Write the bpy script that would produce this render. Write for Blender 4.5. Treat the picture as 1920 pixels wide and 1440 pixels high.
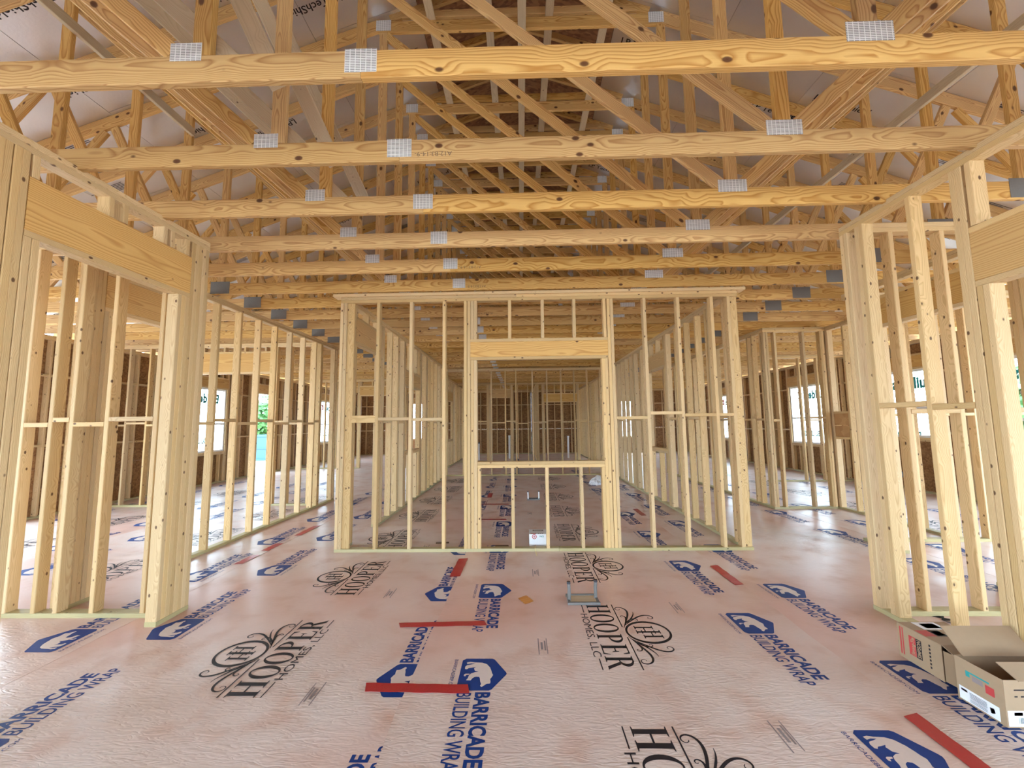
import bpy, bmesh, math, random
from mathutils import Vector, Matrix, noise
from mathutils.geometry import tessellate_polygon

for o in list(bpy.data.objects):
    bpy.data.objects.remove(o)
random.seed(7)
SC = bpy.context.scene
COL = SC.collection
V = Vector

# ------------------------------------------------------------------ camera
CAM_F, PITCH, YAW, ROLL, CAM_H = 766.07, .0965168, .0205220, .0118814, 1.48233
cam_d = bpy.data.cameras.new('camera')
cam_d.sensor_width = 36.0
cam_d.lens = CAM_F / 1920 * 36.0
cam_d.clip_start = .05
cam_d.clip_end = 300
cam = bpy.data.objects.new('camera', cam_d)
COL.objects.link(cam)
Rm = Matrix.Rotation(YAW, 3, 'Z') @ Matrix.Rotation(PITCH, 3, 'X') @ Matrix.Rotation(ROLL, 3, 'Y')
right, fwd, up = Rm.col[0], Rm.col[1], Rm.col[2]
Mc = Matrix((right, up, -fwd)).transposed().to_4x4()
Mc.translation = V((0, 0, CAM_H))
cam.matrix_world = Mc
SC.camera = cam

# ------------------------------------------------------------------ sky, sun, exposure
w = bpy.data.worlds.new('sky')
SC.world = w
w.use_nodes = True
nt = w.node_tree
bg = nt.nodes['Background']
bg.inputs['Color'].default_value = (.66, .84, 1.0, 1)
bg.inputs['Strength'].default_value = 20.0
sun_d = bpy.data.lights.new('sun', 'SUN')
sun_d.energy = 24.0
sun_d.angle = math.radians(3)
sun_d.color = (1, .98, .95)
sun = bpy.data.objects.new('sun', sun_d)
COL.objects.link(sun)
sun.location = (0, 10, 20)
sun.rotation_euler = (math.radians(-24), math.radians(4), 0)
SC.view_settings.view_transform = 'Standard'
SC.view_settings.look = 'None'
SC.view_settings.gamma = 1
SC.view_settings.use_curve_mapping = False
SC.view_settings.exposure = 0.02
SC.cycles.max_bounces = 12
SC.cycles.diffuse_bounces = 8
SC.cycles.glossy_bounces = 4
SC.cycles.transparent_max_bounces = 12
SC.cycles.sample_clamp_indirect = 12

# ------------------------------------------------------------------ materials
def new_mat(name):
    m = bpy.data.materials.new(name)
    m.use_nodes = True
    t = m.node_tree
    b = t.nodes['Principled BSDF']
    return m, t, b

def N(t, kind, **kw):
    n = t.nodes.new(kind)
    for k, v in kw.items():
        setattr(n, k, v)
    return n

def math_n(t, op, a, b=None):
    n = t.nodes.new('ShaderNodeMath')
    n.operation = op
    for i, x in enumerate((a, b)):
        if x is None:
            continue
        if isinstance(x, (int, float)):
            n.inputs[i].default_value = x
        else:
            t.links.new(x, n.inputs[i])
    return n.outputs[0]

def ramp(t, fac, stops, interp='LINEAR'):
    n = t.nodes.new('ShaderNodeValToRGB')
    n.color_ramp.interpolation = interp
    e = n.color_ramp.elements
    while len(e) < len(stops):
        e.new(.5)
    for i, (p, c) in enumerate(stops):
        e[i].position = p
        e[i].color = (*c, 1)
    t.links.new(fac, n.inputs[0])
    return n.outputs[0]

def mix(t, fac, a, b, typ='MIX'):
    n = t.nodes.new('ShaderNodeMix')
    n.data_type = 'RGBA'
    n.blend_type = typ
    for sock, x in ((n.inputs[0], fac), (n.inputs[6], a), (n.inputs[7], b)):
        if isinstance(x, (int, float)):
            sock.default_value = x
        elif isinstance(x, tuple):
            sock.default_value = (*x, 1)
        else:
            t.links.new(x, sock)
    return n.outputs[2]

def plain(name, col, rough=.6, metal=0., spec=.5, bump=0, bscale=60):
    m, t, b = new_mat(name)
    b.inputs['Base Color'].default_value = (*col, 1)
    b.inputs['Roughness'].default_value = rough
    b.inputs['Metallic'].default_value = metal
    b.inputs['Specular IOR Level'].default_value = spec
    tc = N(t, 'ShaderNodeTexCoord')
    nz = N(t, 'ShaderNodeTexNoise')
    nz.inputs['Scale'].default_value = bscale
    t.links.new(tc.outputs['Object'], nz.inputs['Vector'])
    c = mix(t, math_n(t, 'MULTIPLY', nz.outputs['Fac'], .35), col, tuple(x * .72 for x in col))
    t.links.new(c, b.inputs['Base Color'])
    if bump:
        bp = N(t, 'ShaderNodeBump')
        bp.inputs['Strength'].default_value = bump
        bp.inputs['Distance'].default_value = .01
        t.links.new(nz.outputs['Fac'], bp.inputs['Height'])
        t.links.new(bp.outputs[0], b.inputs['Normal'])
    return m

def wood(name, light, dark, knot, period, contrast, knot_scale, knot_r, vary=.25, tint=None, rough=.55, blotch=None):
    """sawn softwood: growth rings about a pith outside the board, knots, fibre, per-board tone"""
    m, t, b = new_mat(name)
    tc = N(t, 'ShaderNodeTexCoord')
    oi = N(t, 'ShaderNodeObjectInfo')
    r = oi.outputs['Random']
    r2 = math_n(t, 'FRACT', math_n(t, 'MULTIPLY', r, 17.31))
    r3 = math_n(t, 'FRACT', math_n(t, 'MULTIPLY', r, 71.77))
    off = N(t, 'ShaderNodeCombineXYZ')
    t.links.new(math_n(t, 'MULTIPLY', r, 90), off.inputs[0])
    t.links.new(math_n(t, 'MULTIPLY', math_n(t, 'SUBTRACT', r2, .5), .09), off.inputs[1])
    t.links.new(math_n(t, 'ADD', math_n(t, 'MULTIPLY', r3, .07), .035), off.inputs[2])
    va = N(t, 'ShaderNodeVectorMath', operation='ADD')
    t.links.new(tc.outputs['Object'], va.inputs[0])
    t.links.new(off.outputs[0], va.inputs[1])
    P = va.outputs[0]
    # knots
    vo = N(t, 'ShaderNodeTexVoronoi', feature='F1')
    vo.inputs['Scale'].default_value = knot_scale
    mk = N(t, 'ShaderNodeMapping')
    mk.inputs['Scale'].default_value = (.62, 1, 1)
    t.links.new(P, mk.inputs['Vector'])
    t.links.new(mk.outputs[0], vo.inputs['Vector'])
    d = math_n(t, 'DIVIDE', vo.outputs['Distance'], knot_scale)      # metres
    kn = ramp(t, math_n(t, 'DIVIDE', d, knot_r * 2), [(0, (1, 1, 1)), (.42, (.9, .9, .9)), (.62, (0, 0, 0))])
    swirl = N(t, 'ShaderNodeMapRange')
    swirl.inputs[1].default_value = 0
    swirl.inputs[2].default_value = knot_r * 5
    swirl.inputs[3].default_value = .016
    swirl.inputs[4].default_value = 0
    t.links.new(d, swirl.inputs[0])
    # ring distance
    mp = N(t, 'ShaderNodeMapping')
    mp.inputs['Scale'].default_value = (1.1, 5, 5)
    t.links.new(P, mp.inputs['Vector'])
    nz = N(t, 'ShaderNodeTexNoise')
    nz.inputs['Scale'].default_value = 1.0
    nz.inputs['Detail'].default_value = 2
    t.links.new(mp.outputs[0], nz.inputs['Vector'])
    sep = N(t, 'ShaderNodeSeparateXYZ')
    t.links.new(P, sep.inputs[0])
    y, z = sep.outputs[1], sep.outputs[2]
    rad = math_n(t, 'SQRT', math_n(t, 'ADD', math_n(t, 'MULTIPLY', y, y), math_n(t, 'MULTIPLY', z, z)))
    rad = math_n(t, 'ADD', rad, math_n(t, 'MULTIPLY', nz.outputs['Fac'], .085))
    rad = math_n(t, 'ADD', rad, swirl.outputs[0])
    ph = math_n(t, 'FRACT', math_n(t, 'DIVIDE', rad, period))
    ring = ramp(t, ph, [(0, (.05, .05, .05)), (.45, (.2, .2, .2)), (.84, (1, 1, 1)), (1, (.05, .05, .05))])
    # fibre
    mf = N(t, 'ShaderNodeMapping')
    mf.inputs['Scale'].default_value = (6, 220, 220)
    t.links.new(P, mf.inputs['Vector'])
    nf = N(t, 'ShaderNodeTexNoise')
    nf.inputs['Scale'].default_value = 1
    nf.inputs['Detail'].default_value = 1
    t.links.new(mf.outputs[0], nf.inputs['Vector'])
    fac = math_n(t, 'MULTIPLY', ring, contrast)
    fac = math_n(t, 'ADD', fac, math_n(t, 'MULTIPLY', math_n(t, 'SUBTRACT', nf.outputs['Fac'], .5), .35))
    c = mix(t, fac, light, dark)
    # board to board tone
    tone = N(t, 'ShaderNodeHueSaturation')
    t.links.new(math_n(t, 'ADD', math_n(t, 'MULTIPLY', r2, vary), 1 - vary * .6), tone.inputs['Value'])
    t.links.new(math_n(t, 'ADD', math_n(t, 'MULTIPLY', r3, .16), .94), tone.inputs['Saturation'])
    t.links.new(c, tone.inputs['Color'])
    c = tone.outputs[0]
    if blotch:
        nb = N(t, 'ShaderNodeTexNoise')
        nb.inputs['Scale'].default_value = 5
        nb.inputs['Detail'].default_value = 4
        t.links.new(P, nb.inputs['Vector'])
        c = mix(t, ramp(t, nb.outputs['Fac'], [(.52, (0, 0, 0)), (.75, (.6, .6, .6))]), c, blotch)
    c = mix(t, kn, c, knot)
    t.links.new(c, b.inputs['Base Color'])
    b.inputs['Roughness'].default_value = rough
    b.inputs['Specular IOR Level'].default_value = .3
    return m

M_TRUSS = wood('yellow_pine', (.64, .41, .165), (.36, .165, .045), (.075, .022, .008), .0085, .85, 7.0, .0145, .24)
M_STUD = wood('spruce_stud', (.65, .465, .25), (.45, .285, .12), (.095, .042, .017), .006, .7, 12.5, .008, .26)
M_TREAT = wood('treated_plate', (.46, .40, .22), (.31, .255, .12), (.08, .05, .02), .007, .6, 9, .006, .2)
M_HEAD = wood('header_pine', (.66, .42, .17), (.45, .23, .075), (.09, .03, .012), .012, .8, 5, .010, .2)
M_GREY = wood('weathered_brace', (.54, .43, .29), (.39, .295, .185), (.12, .07, .04), .007, .5, 9, .006, .2)

def osb(name, base, dark, scale=26):
    m, t, b = new_mat(name)
    tc = N(t, 'ShaderNodeTexCoord')
    oi = N(t, 'ShaderNodeObjectInfo')
    va = N(t, 'ShaderNodeVectorMath', operation='ADD')
    t.links.new(tc.outputs['Object'], va.inputs[0])
    cx = N(t, 'ShaderNodeCombineXYZ')
    t.links.new(math_n(t, 'MULTIPLY', oi.outputs['Random'], 50), cx.inputs[0])
    t.links.new(cx.outputs[0], va.inputs[1])
    mp = N(t, 'ShaderNodeMapping')
    mp.inputs['Scale'].default_value = (.6, 1.3, 1.3)
    t.links.new(va.outputs[0], mp.inputs['Vector'])
    vo = N(t, 'ShaderNodeTexVoronoi', feature='F1')
    vo.inputs['Scale'].default_value = scale
    t.links.new(mp.outputs[0], vo.inputs['Vector'])
    nz = N(t, 'ShaderNodeTexNoise')
    nz.inputs['Scale'].default_value = 7
    nz.inputs['Detail'].default_value = 6
    t.links.new(va.outputs[0], nz.inputs['Vector'])
    sp = N(t, 'ShaderNodeSeparateColor')
    t.links.new(vo.outputs['Color'], sp.inputs[0])
    f = math_n(t, 'ADD', math_n(t, 'MULTIPLY', sp.outputs[0], .55), math_n(t, 'MULTIPLY', nz.outputs['Fac'], .5))
    c = ramp(t, f, [(.2, dark), (.8, base)])
    t.links.new(c, b.inputs['Base Color'])
    b.inputs['Roughness'].default_value = .75
    return m

M_OSB = osb('strand_board', (.34, .175, .065), (.17, .07, .022))
M_DIMFOIL = osb('dim_foil_brown', (.30, .14, .06), (.14, .05, .02))  # ridge foil in the dark: its brown reflection painted as base colour
M_PLY = osb('plywood_web', (.50, .29, .12), (.38, .19, .07), 9)

def foil():
    m, t, b = new_mat('foil_deck')
    tc = N(t, 'ShaderNodeTexCoord')
    nz = N(t, 'ShaderNodeTexNoise')
    nz.inputs['Scale'].default_value = 40
    nz.inputs['Detail'].default_value = 5
    t.links.new(tc.outputs['Object'], nz.inputs['Vector'])
    n2 = N(t, 'ShaderNodeTexNoise')
    n2.inputs['Scale'].default_value = 2.2
    t.links.new(tc.outputs['Object'], n2.inputs['Vector'])
    b.inputs['Metallic'].default_value = .92
    t.links.new(mix(t, n2.outputs['Fac'], (.66, .65, .67), (.80, .80, .83)), b.inputs['Base Color'])
    t.links.new(ramp(t, n2.outputs['Fac'], [(.3, (.30, .30, .30)), (.7, (.42, .42, .42))]), b.inputs['Roughness'])
    bp = N(t, 'ShaderNodeBump')
    bp.inputs['Strength'].default_value = .25
    bp.inputs['Distance'].default_value = .004
    t.links.new(nz.outputs['Fac'], bp.inputs['Height'])
    t.links.new(bp.outputs[0], b.inputs['Normal'])
    return m
M_FOIL = foil()

def floor_wrap():
    m, t, b = new_mat('floor_wrap')
    tc = N(t, 'ShaderNodeTexCoord')
    P = tc.outputs['Object']
    n1 = N(t, 'ShaderNodeTexNoise')
    n1.inputs['Scale'].default_value = 1.1
    n1.inputs['Detail'].default_value = 3
    n1.inputs['Roughness'].default_value = .5
    t.links.new(P, n1.inputs['Vector'])
    n2 = N(t, 'ShaderNodeTexNoise')
    n2.inputs['Scale'].default_value = 3.3
    n2.inputs['Detail'].default_value = 3
    t.links.new(P, n2.inputs['Vector'])
    n3 = N(t, 'ShaderNodeTexNoise')
    n3.inputs['Scale'].default_value = .55
    n3.inputs['Detail'].default_value = 3
    sh = N(t, 'ShaderNodeVectorMath', operation='ADD')
    sh.inputs[1].default_value = (31, 17, 0)
    t.links.new(P, sh.inputs[0])
    t.links.new(sh.outputs[0], n3.inputs['Vector'])
    base = ramp(t, n1.outputs['Fac'], [(.3, (.58, .47, .42)), (.5, (.65, .545, .495)), (.8, (.70, .62, .585))], 'B_SPLINE')
    c = mix(t, ramp(t, n3.outputs['Fac'], [(.3, (0, 0, 0)), (.48, (.12, .12, .12)), (.75, (1, 1, 1))], 'B_SPLINE'), base, (.60, .34, .27))
    c = mix(t, ramp(t, n2.outputs['Fac'], [(.45, (0, 0, 0)), (.58, (.08, .08, .08)), (.8, (1, 1, 1))], 'B_SPLINE'), c, (.50, .27, .18))
    t.links.new(c, b.inputs['Base Color'])
    # wrinkles : ridged stretched noise
    mp = N(t, 'ShaderNodeMapping')
    mp.inputs['Rotation'].default_value = (0, 0, .5)
    mp.inputs['Scale'].default_value = (9, 34, 1)
    t.links.new(P, mp.inputs['Vector'])
    nw = N(t, 'ShaderNodeTexNoise')
    nw.inputs['Scale'].default_value = 1
    nw.inputs['Detail'].default_value = 2
    nw.inputs['Distortion'].default_value = .8
    t.links.new(mp.outputs[0], nw.inputs['Vector'])
    rid = math_n(t, 'ABSOLUTE', math_n(t, 'SUBTRACT', nw.outputs['Fac'], .5))
    amt = ramp(t, n3.outputs['Fac'], [(.35, (1, 1, 1)), (.6, (.25, .25, .25))])
    h = math_n(t, 'MULTIPLY', rid, amt)
    bp = N(t, 'ShaderNodeBump')
    bp.inputs['Strength'].default_value = .5
    bp.inputs['Distance'].default_value = .02
    t.links.new(h, bp.inputs['Height'])
    t.links.new(bp.outputs[0], b.inputs['Normal'])
    t.links.new(ramp(t, n2.outputs['Fac'], [(.35, (.30, .30, .30)), (.7, (.42, .42, .42))]), b.inputs['Roughness'])
    b.inputs['Specular IOR Level'].default_value = .55
    return m
M_WRAP = floor_wrap()

def galv():
    m, t, b = new_mat('galvanised_plate')
    tc = N(t, 'ShaderNodeTexCoord')
    br = N(t, 'ShaderNodeTexBrick')
    br.offset = 0
    br.inputs['Scale'].default_value = 1
    br.inputs['Brick Width'].default_value = .0085
    br.inputs['Row Height'].default_value = .025
    br.inputs['Mortar Size'].default_value = .0022
    br.inputs['Mortar Smooth'].default_value = .3
    br.inputs['Color1'].default_value = (.30, .30, .30, 1)
    br.inputs['Color2'].default_value = (.38, .38, .38, 1)
    br.inputs['Mortar'].default_value = (.95, .95, .95, 1)
    rot = N(t, 'ShaderNodeMapping')
    rot.inputs['Rotation'].default_value = (0, 0, math.pi / 2)
    t.links.new(tc.outputs['Object'], rot.inputs['Vector'])
    t.links.new(rot.outputs[0], br.inputs['Vector'])
    t.links.new(br.outputs['Color'], b.inputs['Base Color'])
    b.inputs['Metallic'].default_value = .5
    b.inputs['Roughness'].default_value = .38
    bp = N(t, 'ShaderNodeBump')
    bp.inputs['Strength'].default_value = .6
    bp.inputs['Distance'].default_value = .003
    t.links.new(br.outputs['Fac'], bp.inputs['Height'])
    t.links.new(bp.outputs[0], b.inputs['Normal'])
    return m
M_GALV = galv()
M_STEEL = plain('dull_steel', (.20, .19, .18), .65, .5, bump=.2)
M_CONC = plain('concrete', (.45, .42, .38), .85, bump=.3)
M_BLUE = plain('blue_ink', (.006, .036, .19), .5, spec=.2)
M_BLACK = plain('black_ink', (.014, .012, .018), .5, spec=.25)
M_PALE = plain('bare_wrap', (.65, .54, .49), .4)
M_GREYINK = plain('grey_ink', (.25, .2, .2), .5)
M_RED = plain('red_tape', (.40, .014, .022), .35, bump=.1)
M_ORANGE = plain('amber_tape', (.55, .24, .06), .4)
M_CARD = plain('cardboard', (.37, .255, .155), .8, bscale=25)
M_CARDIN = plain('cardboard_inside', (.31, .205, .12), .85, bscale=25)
M_WHITE = plain('white_card', (.80, .82, .85), .5)
M_REDINK = plain('red_ink', (.50, .05, .05), .5)
M_TEALINK = plain('teal_ink', (.02, .30, .30), .5)
M_PVC = plain('white_pipe', (.8, .8, .8), .35)
M_PLASTIC = plain('white_bag_film', (.82, .84, .88), .35)
M_DARK = plain('black_rubber', (.03, .03, .04), .5)
M_TWINE = plain('yellow_twine', (.72, .60, .30), .7)
M_TEAL = plain('teal_paint', (.006, .06, .08), .45)
M_LEAF = plain('leaf', (.03, .12, .016), .5, bscale=8)
M_BARK = plain('bark', (.16, .10, .06), .9)
M_DIRT = plain('bare_ground', (.46, .44, .40), .9, bscale=1.5)
M_VINYL = plain('vinyl_frame', (.8, .8, .8), .4)

def glass():
    m, t, b = new_mat('window_glass')
    out = t.nodes['Material Output']
    tr = N(t, 'ShaderNodeBsdfTransparent')
    tr.inputs[0].default_value = (.96, .98, .98, 1)
    gl = N(t, 'ShaderNodeBsdfGlossy')
    gl.inputs['Roughness'].default_value = .05
    ms = N(t, 'ShaderNodeMixShader')
    ms.inputs[0].default_value = .04
    t.links.new(tr.outputs[0], ms.inputs[1])
    t.links.new(gl.outputs[0], ms.inputs[2])
    t.links.new(ms.outputs[0], out.inputs[0])
    return m
M_GLASS = glass()

# ------------------------------------------------------------------ helpers
def link(name, data, parent=None, M=None, mat=None):
    o = bpy.data.objects.new(name, data)
    COL.objects.link(o)
    if mat is not None and data is not None and not data.materials:
        data.materials.append(mat)
    if M is None:
        M = Matrix()
    if parent is not None:
        o.parent = parent
        base = V(parent['_w'])
        o['_w'] = tuple(V(M.translation))
        o.matrix_basis = M if parent.get('_rot') else Matrix.Translation(-base) @ M
    else:
        o['_w'] = tuple(M.translation)
        o.matrix_basis = M
    return o

def empty(name, loc, label, cat, kind=None, group=None):
    o = bpy.data.objects.new(name, None)
    COL.objects.link(o)
    o.location = loc
    o.empty_display_size = .1
    o['_w'] = tuple(loc)
    tag(o, label, cat, kind, group)
    return o

def tag(o, label, cat, kind=None, group=None):
    o['label'] = label
    o['category'] = cat
    if kind:
        o['kind'] = kind
    if group:
        o['group'] = group
    return o

_lum = {}
def lumber_mesh(L, w, t, mat, c=.004):
    key = (round(L, 3), round(w, 3), round(t, 3), mat.name, c)
    if key in _lum:
        return _lum[key]
    L, w, t = key[:3]
    a, b = w / 2, t / 2
    prof = [(a - c, b), (-a + c, b), (-a, b - c), (-a, -b + c), (-a + c, -b), (a - c, -b), (a, -b + c), (a, b - c)]
    vs = [(-L / 2, y, z) for y, z in prof] + [(L / 2, y, z) for y, z in prof]
    fs = [(i, (i + 1) % 8, 8 + (i + 1) % 8, 8 + i) for i in range(8)]
    fs += [tuple(range(7, -1, -1)), tuple(range(8, 16))]
    me = bpy.data.meshes.new('lumber')
    me.from_pydata(vs, [], [f[::-1] for f in fs])
    me.materials.append(mat)
    _lum[key] = me
    return me

def bar(parent, name, p0, p1, w, t, wdir, mat, c=.004):
    """board from p0 to p1 (centre line); w measured along wdir, t across"""
    p0, p1 = V(p0), V(p1)
    x = (p1 - p0)
    L = x.length
    x.normalize()
    y = V(wdir)
    y = (y - x * y.dot(x)).normalized()
    z = x.cross(y)
    M = Matrix((x, y, z)).transposed().to_4x4()
    M.translation = (p0 + p1) / 2
    return link(name, lumber_mesh(L, w, t, mat, c), parent, M)

def box_mesh(sx, sy, sz, mat, c=.0):
    return lumber_mesh(sx, sy, sz, mat, max(c, .0004))

def mesh_from(name, vs, fs, mat, smooth=False):
    me = bpy.data.meshes.new(name)
    me.from_pydata([tuple(v) for v in vs], [], fs)
    me.materials.append(mat)
    if smooth:
        me.polygons.foreach_set('use_smooth', [True] * len(me.polygons))
    me.update()
    return me

class Flat:
    """collects flat 2D shapes (print) into one mesh in the XY plane"""
    def __init__(s):
        s.v, s.f, s.mi = [], [], []
    def poly(s, loops, mi=0, z=0.):
        lp = [[V((p[0], p[1], 0)) for p in l] for l in loops]
        tri = tessellate_polygon(lp)
        flat = [p for l in lp for p in l]
        n = len(s.v)
        s.v += [(p.x, p.y, z) for p in flat]
        for tr in tri:
            a, b, c = (flat[i] for i in tr)
            cr = (b.x - a.x) * (c.y - a.y) - (b.y - a.y) * (c.x - a.x)
            if abs(cr) < 1e-12:
                continue
            s.f.append(tuple(n + i for i in (tr if cr > 0 else tr[::-1])))
            s.mi.append(mi)
    def rect(s, x0, y0, x1, y1, mi=0, z=0.):
        s.poly([[(x0, y0), (x1, y0), (x1, y1), (x0, y1)]], mi, z)
    def ring(s, cx, cy, rx, ry, ix, iy, mi=0, ox=0, oy=0, n=36):
        o = [(cx + rx * math.cos(2 * math.pi * k / n), cy + ry * math.sin(2 * math.pi * k / n)) for k in range(n)]
        i = [(cx + ox + ix * math.cos(2 * math.pi * k / n), cy + oy + iy * math.sin(2 * math.pi * k / n)) for k in range(n)]
        b = len(s.v)
        s.v += [(x, y, 0) for x, y in o] + [(x, y, 0) for x, y in i]
        for k in range(n):
            s.f.append((b + k, b + (k + 1) % n, b + n + (k + 1) % n, b + n + k))
            s.mi.append(mi)
    def stroke(s, pts, ws, mi=0):
        b = len(s.v)
        n = len(pts)
        for k in range(n):
            a, c = V(pts[max(k - 1, 0)]), V(pts[min(k + 1, n - 1)])
            d = (c - a).normalized()
            nx, ny = -d.y, d.x
            h = ws[k] / 2
            s.v += [(pts[k][0] + nx * h, pts[k][1] + ny * h, 0), (pts[k][0] - nx * h, pts[k][1] - ny * h, 0)]
        for k in range(n - 1):
            s.f.append((b + 2 * k + 1, b + 2 * k + 3, b + 2 * k + 2, b + 2 * k))
            s.mi.append(mi)
    def text(s, body, x0, y0, height, length=None, mi=0, bold=0., shear=0., z=0., center=False):
        vs, fs = text_geo(body, bold, shear)
        mx = max(v[0] for v in vs)
        mn = min(v[0] for v in vs)
        sy = height / .69
        sx = length / (mx - mn) if length else sy
        b = len(s.v)
        dx = x0 - (mn * sx) - ((mx - mn) * sx / 2 if center else 0)
        s.v += [(v[0] * sx + dx, v[1] * sy + y0, z) for v in vs]
        s.f += [tuple(b + i for i in f) for f in fs]
        s.mi += [mi] * len(fs)
    def mesh(s, name, mats):
        me = bpy.data.meshes.new(name)
        me.from_pydata(s.v, [], s.f)
        for m in mats:
            me.materials.append(m)
        me.polygons.foreach_set('material_index', s.mi)
        me.update()
        return me

_txt = {}
def text_geo(body, bold=0., shear=0.):
    key = (body, bold, shear)
    if key not in _txt:
        cu = bpy.data.curves.new('lettering', 'FONT')
        cu.body = body
        cu.offset = bold
        cu.shear = shear
        cu.resolution_u = 3
        cu.fill_mode = 'FRONT'
        ob = bpy.data.objects.new('lettering', cu)
        COL.objects.link(ob)
        dg = bpy.context.evaluated_depsgraph_get()
        me = bpy.data.meshes.new_from_object(ob.evaluated_get(dg))
        _txt[key] = ([tuple(v.co) for v in me.vertices], [tuple(p.vertices) for p in me.polygons])
        bpy.data.objects.remove(ob)
        bpy.data.curves.remove(cu)
        bpy.data.meshes.remove(me)
    return _txt[key]

TW, TT = .089, .038          # 2x4
H = 3.095                    # underside of the trusses

# ------------------------------------------------------------------ floor
floor = link('floor', box_mesh(16.9, 27.4, .16, M_CONC), None, Matrix.Translation((0, 7.1, -.081)))
tag(floor, 'concrete slab floor under printed pinkish building wrap sheets', 'floor', 'structure')
ground = link('ground', box_mesh(160, 160, .1, M_DIRT), None, Matrix.Translation((0, 10, -.32)))
tag(ground, 'bare pale ground around the house', 'ground', 'structure')

def sheet(x0, x1, z):
    # a strip of wrap with a gently rippled edge
    n = 70
    vs, fs = [], []
    cy = 9.0
    cx = (x0 + x1) / 2
    for k in range(n + 1):
        y = -6.0 + 26.3 * k / n
        e = .012 * math.sin(y * 2.1 + x0) + .006 * math.sin(y * 7.7)
        vs += [(x0 + e - cx, y - cy, 0), (x1 + e - cx, y - cy, 0), (x0 + e - cx, y - cy, -.0012), (x1 + e - cx, y - cy, -.0012)]
    for k in range(n):
        a = 4 * k
        fs += [(a, a + 1, a + 5, a + 4), (a, a + 4, a + 6, a + 2), (a + 1, a + 3, a + 7, a + 5)]
    link('wrap_sheet', mesh_from('wrap_sheet', vs, fs, M_WRAP), floor, Matrix.Translation((cx, cy, z)))
for x0, x1, z in ((-8.1, -5.52, .0016), (-5.62, -3.02, .003), (-3.10, -.52, .0016), (-.655, 1.98, .0032), (1.90, 4.50, .0016), (4.42, 7.0, .0032), (6.9, 8.14, .0016)):
    sheet(x0, x1, z)
ZP = .0042

# --- printed marks
def barricade_mesh():
    F = Flat()
    # rounded house-shaped shield
    pts = [(.02, 0), (.29, 0), (.31, .02), (.31, .185), (.30, .20), (.17, .275), (.155, .28), (.14, .275), (.01, .20), (0, .185), (0, .02)]
    F.poly([pts], 0)
    def bp(l):
        return [((y - 540) / 570 * .31, (x - (640 - (y - 560) * .18)) / 590 * .2) for x, y in l]
    F.poly([bp([(720, 650), (715, 615), (780, 605), (860, 615), (930, 618), (1000, 622), (1080, 650), (1135, 715), (1155, 780), (1160, 815), (1178, 850), (1150, 890), (1122, 920),
                (1125, 960), (1118, 995), (1060, 1000), (1010, 1030), (970, 1055), (945, 1035), (965, 1005), (950, 960), (945, 905), (935, 885), (880, 880), (845, 890), (820, 905),
                (785, 945), (705, 942), (735, 910), (755, 860), (790, 825), (860, 800), (925, 795), (860, 775), (845, 730), (880, 705), (800, 718), (750, 725), (715, 748), (682, 742),
                (685, 700), (715, 672), (800, 655), (870, 638), (790, 635)])], 1, .0003)
    F.poly([bp([(665, 865), (672, 840), (700, 828), (768, 828), (760, 845), (710, 850), (690, 875)])], 1, .0003)
    F.text('BARRICADE', .325, .115, .078, .50, 0, .035)
    F.text('BUILDING WRAP', .33, .012, .078, .545, 0, .012)
    F.text('BARRICADEBP.COM', .01, -.05, .022, .30, 0, 0)
    return F.mesh('barricade_print', [M_BLUE, M_PALE])

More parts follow.
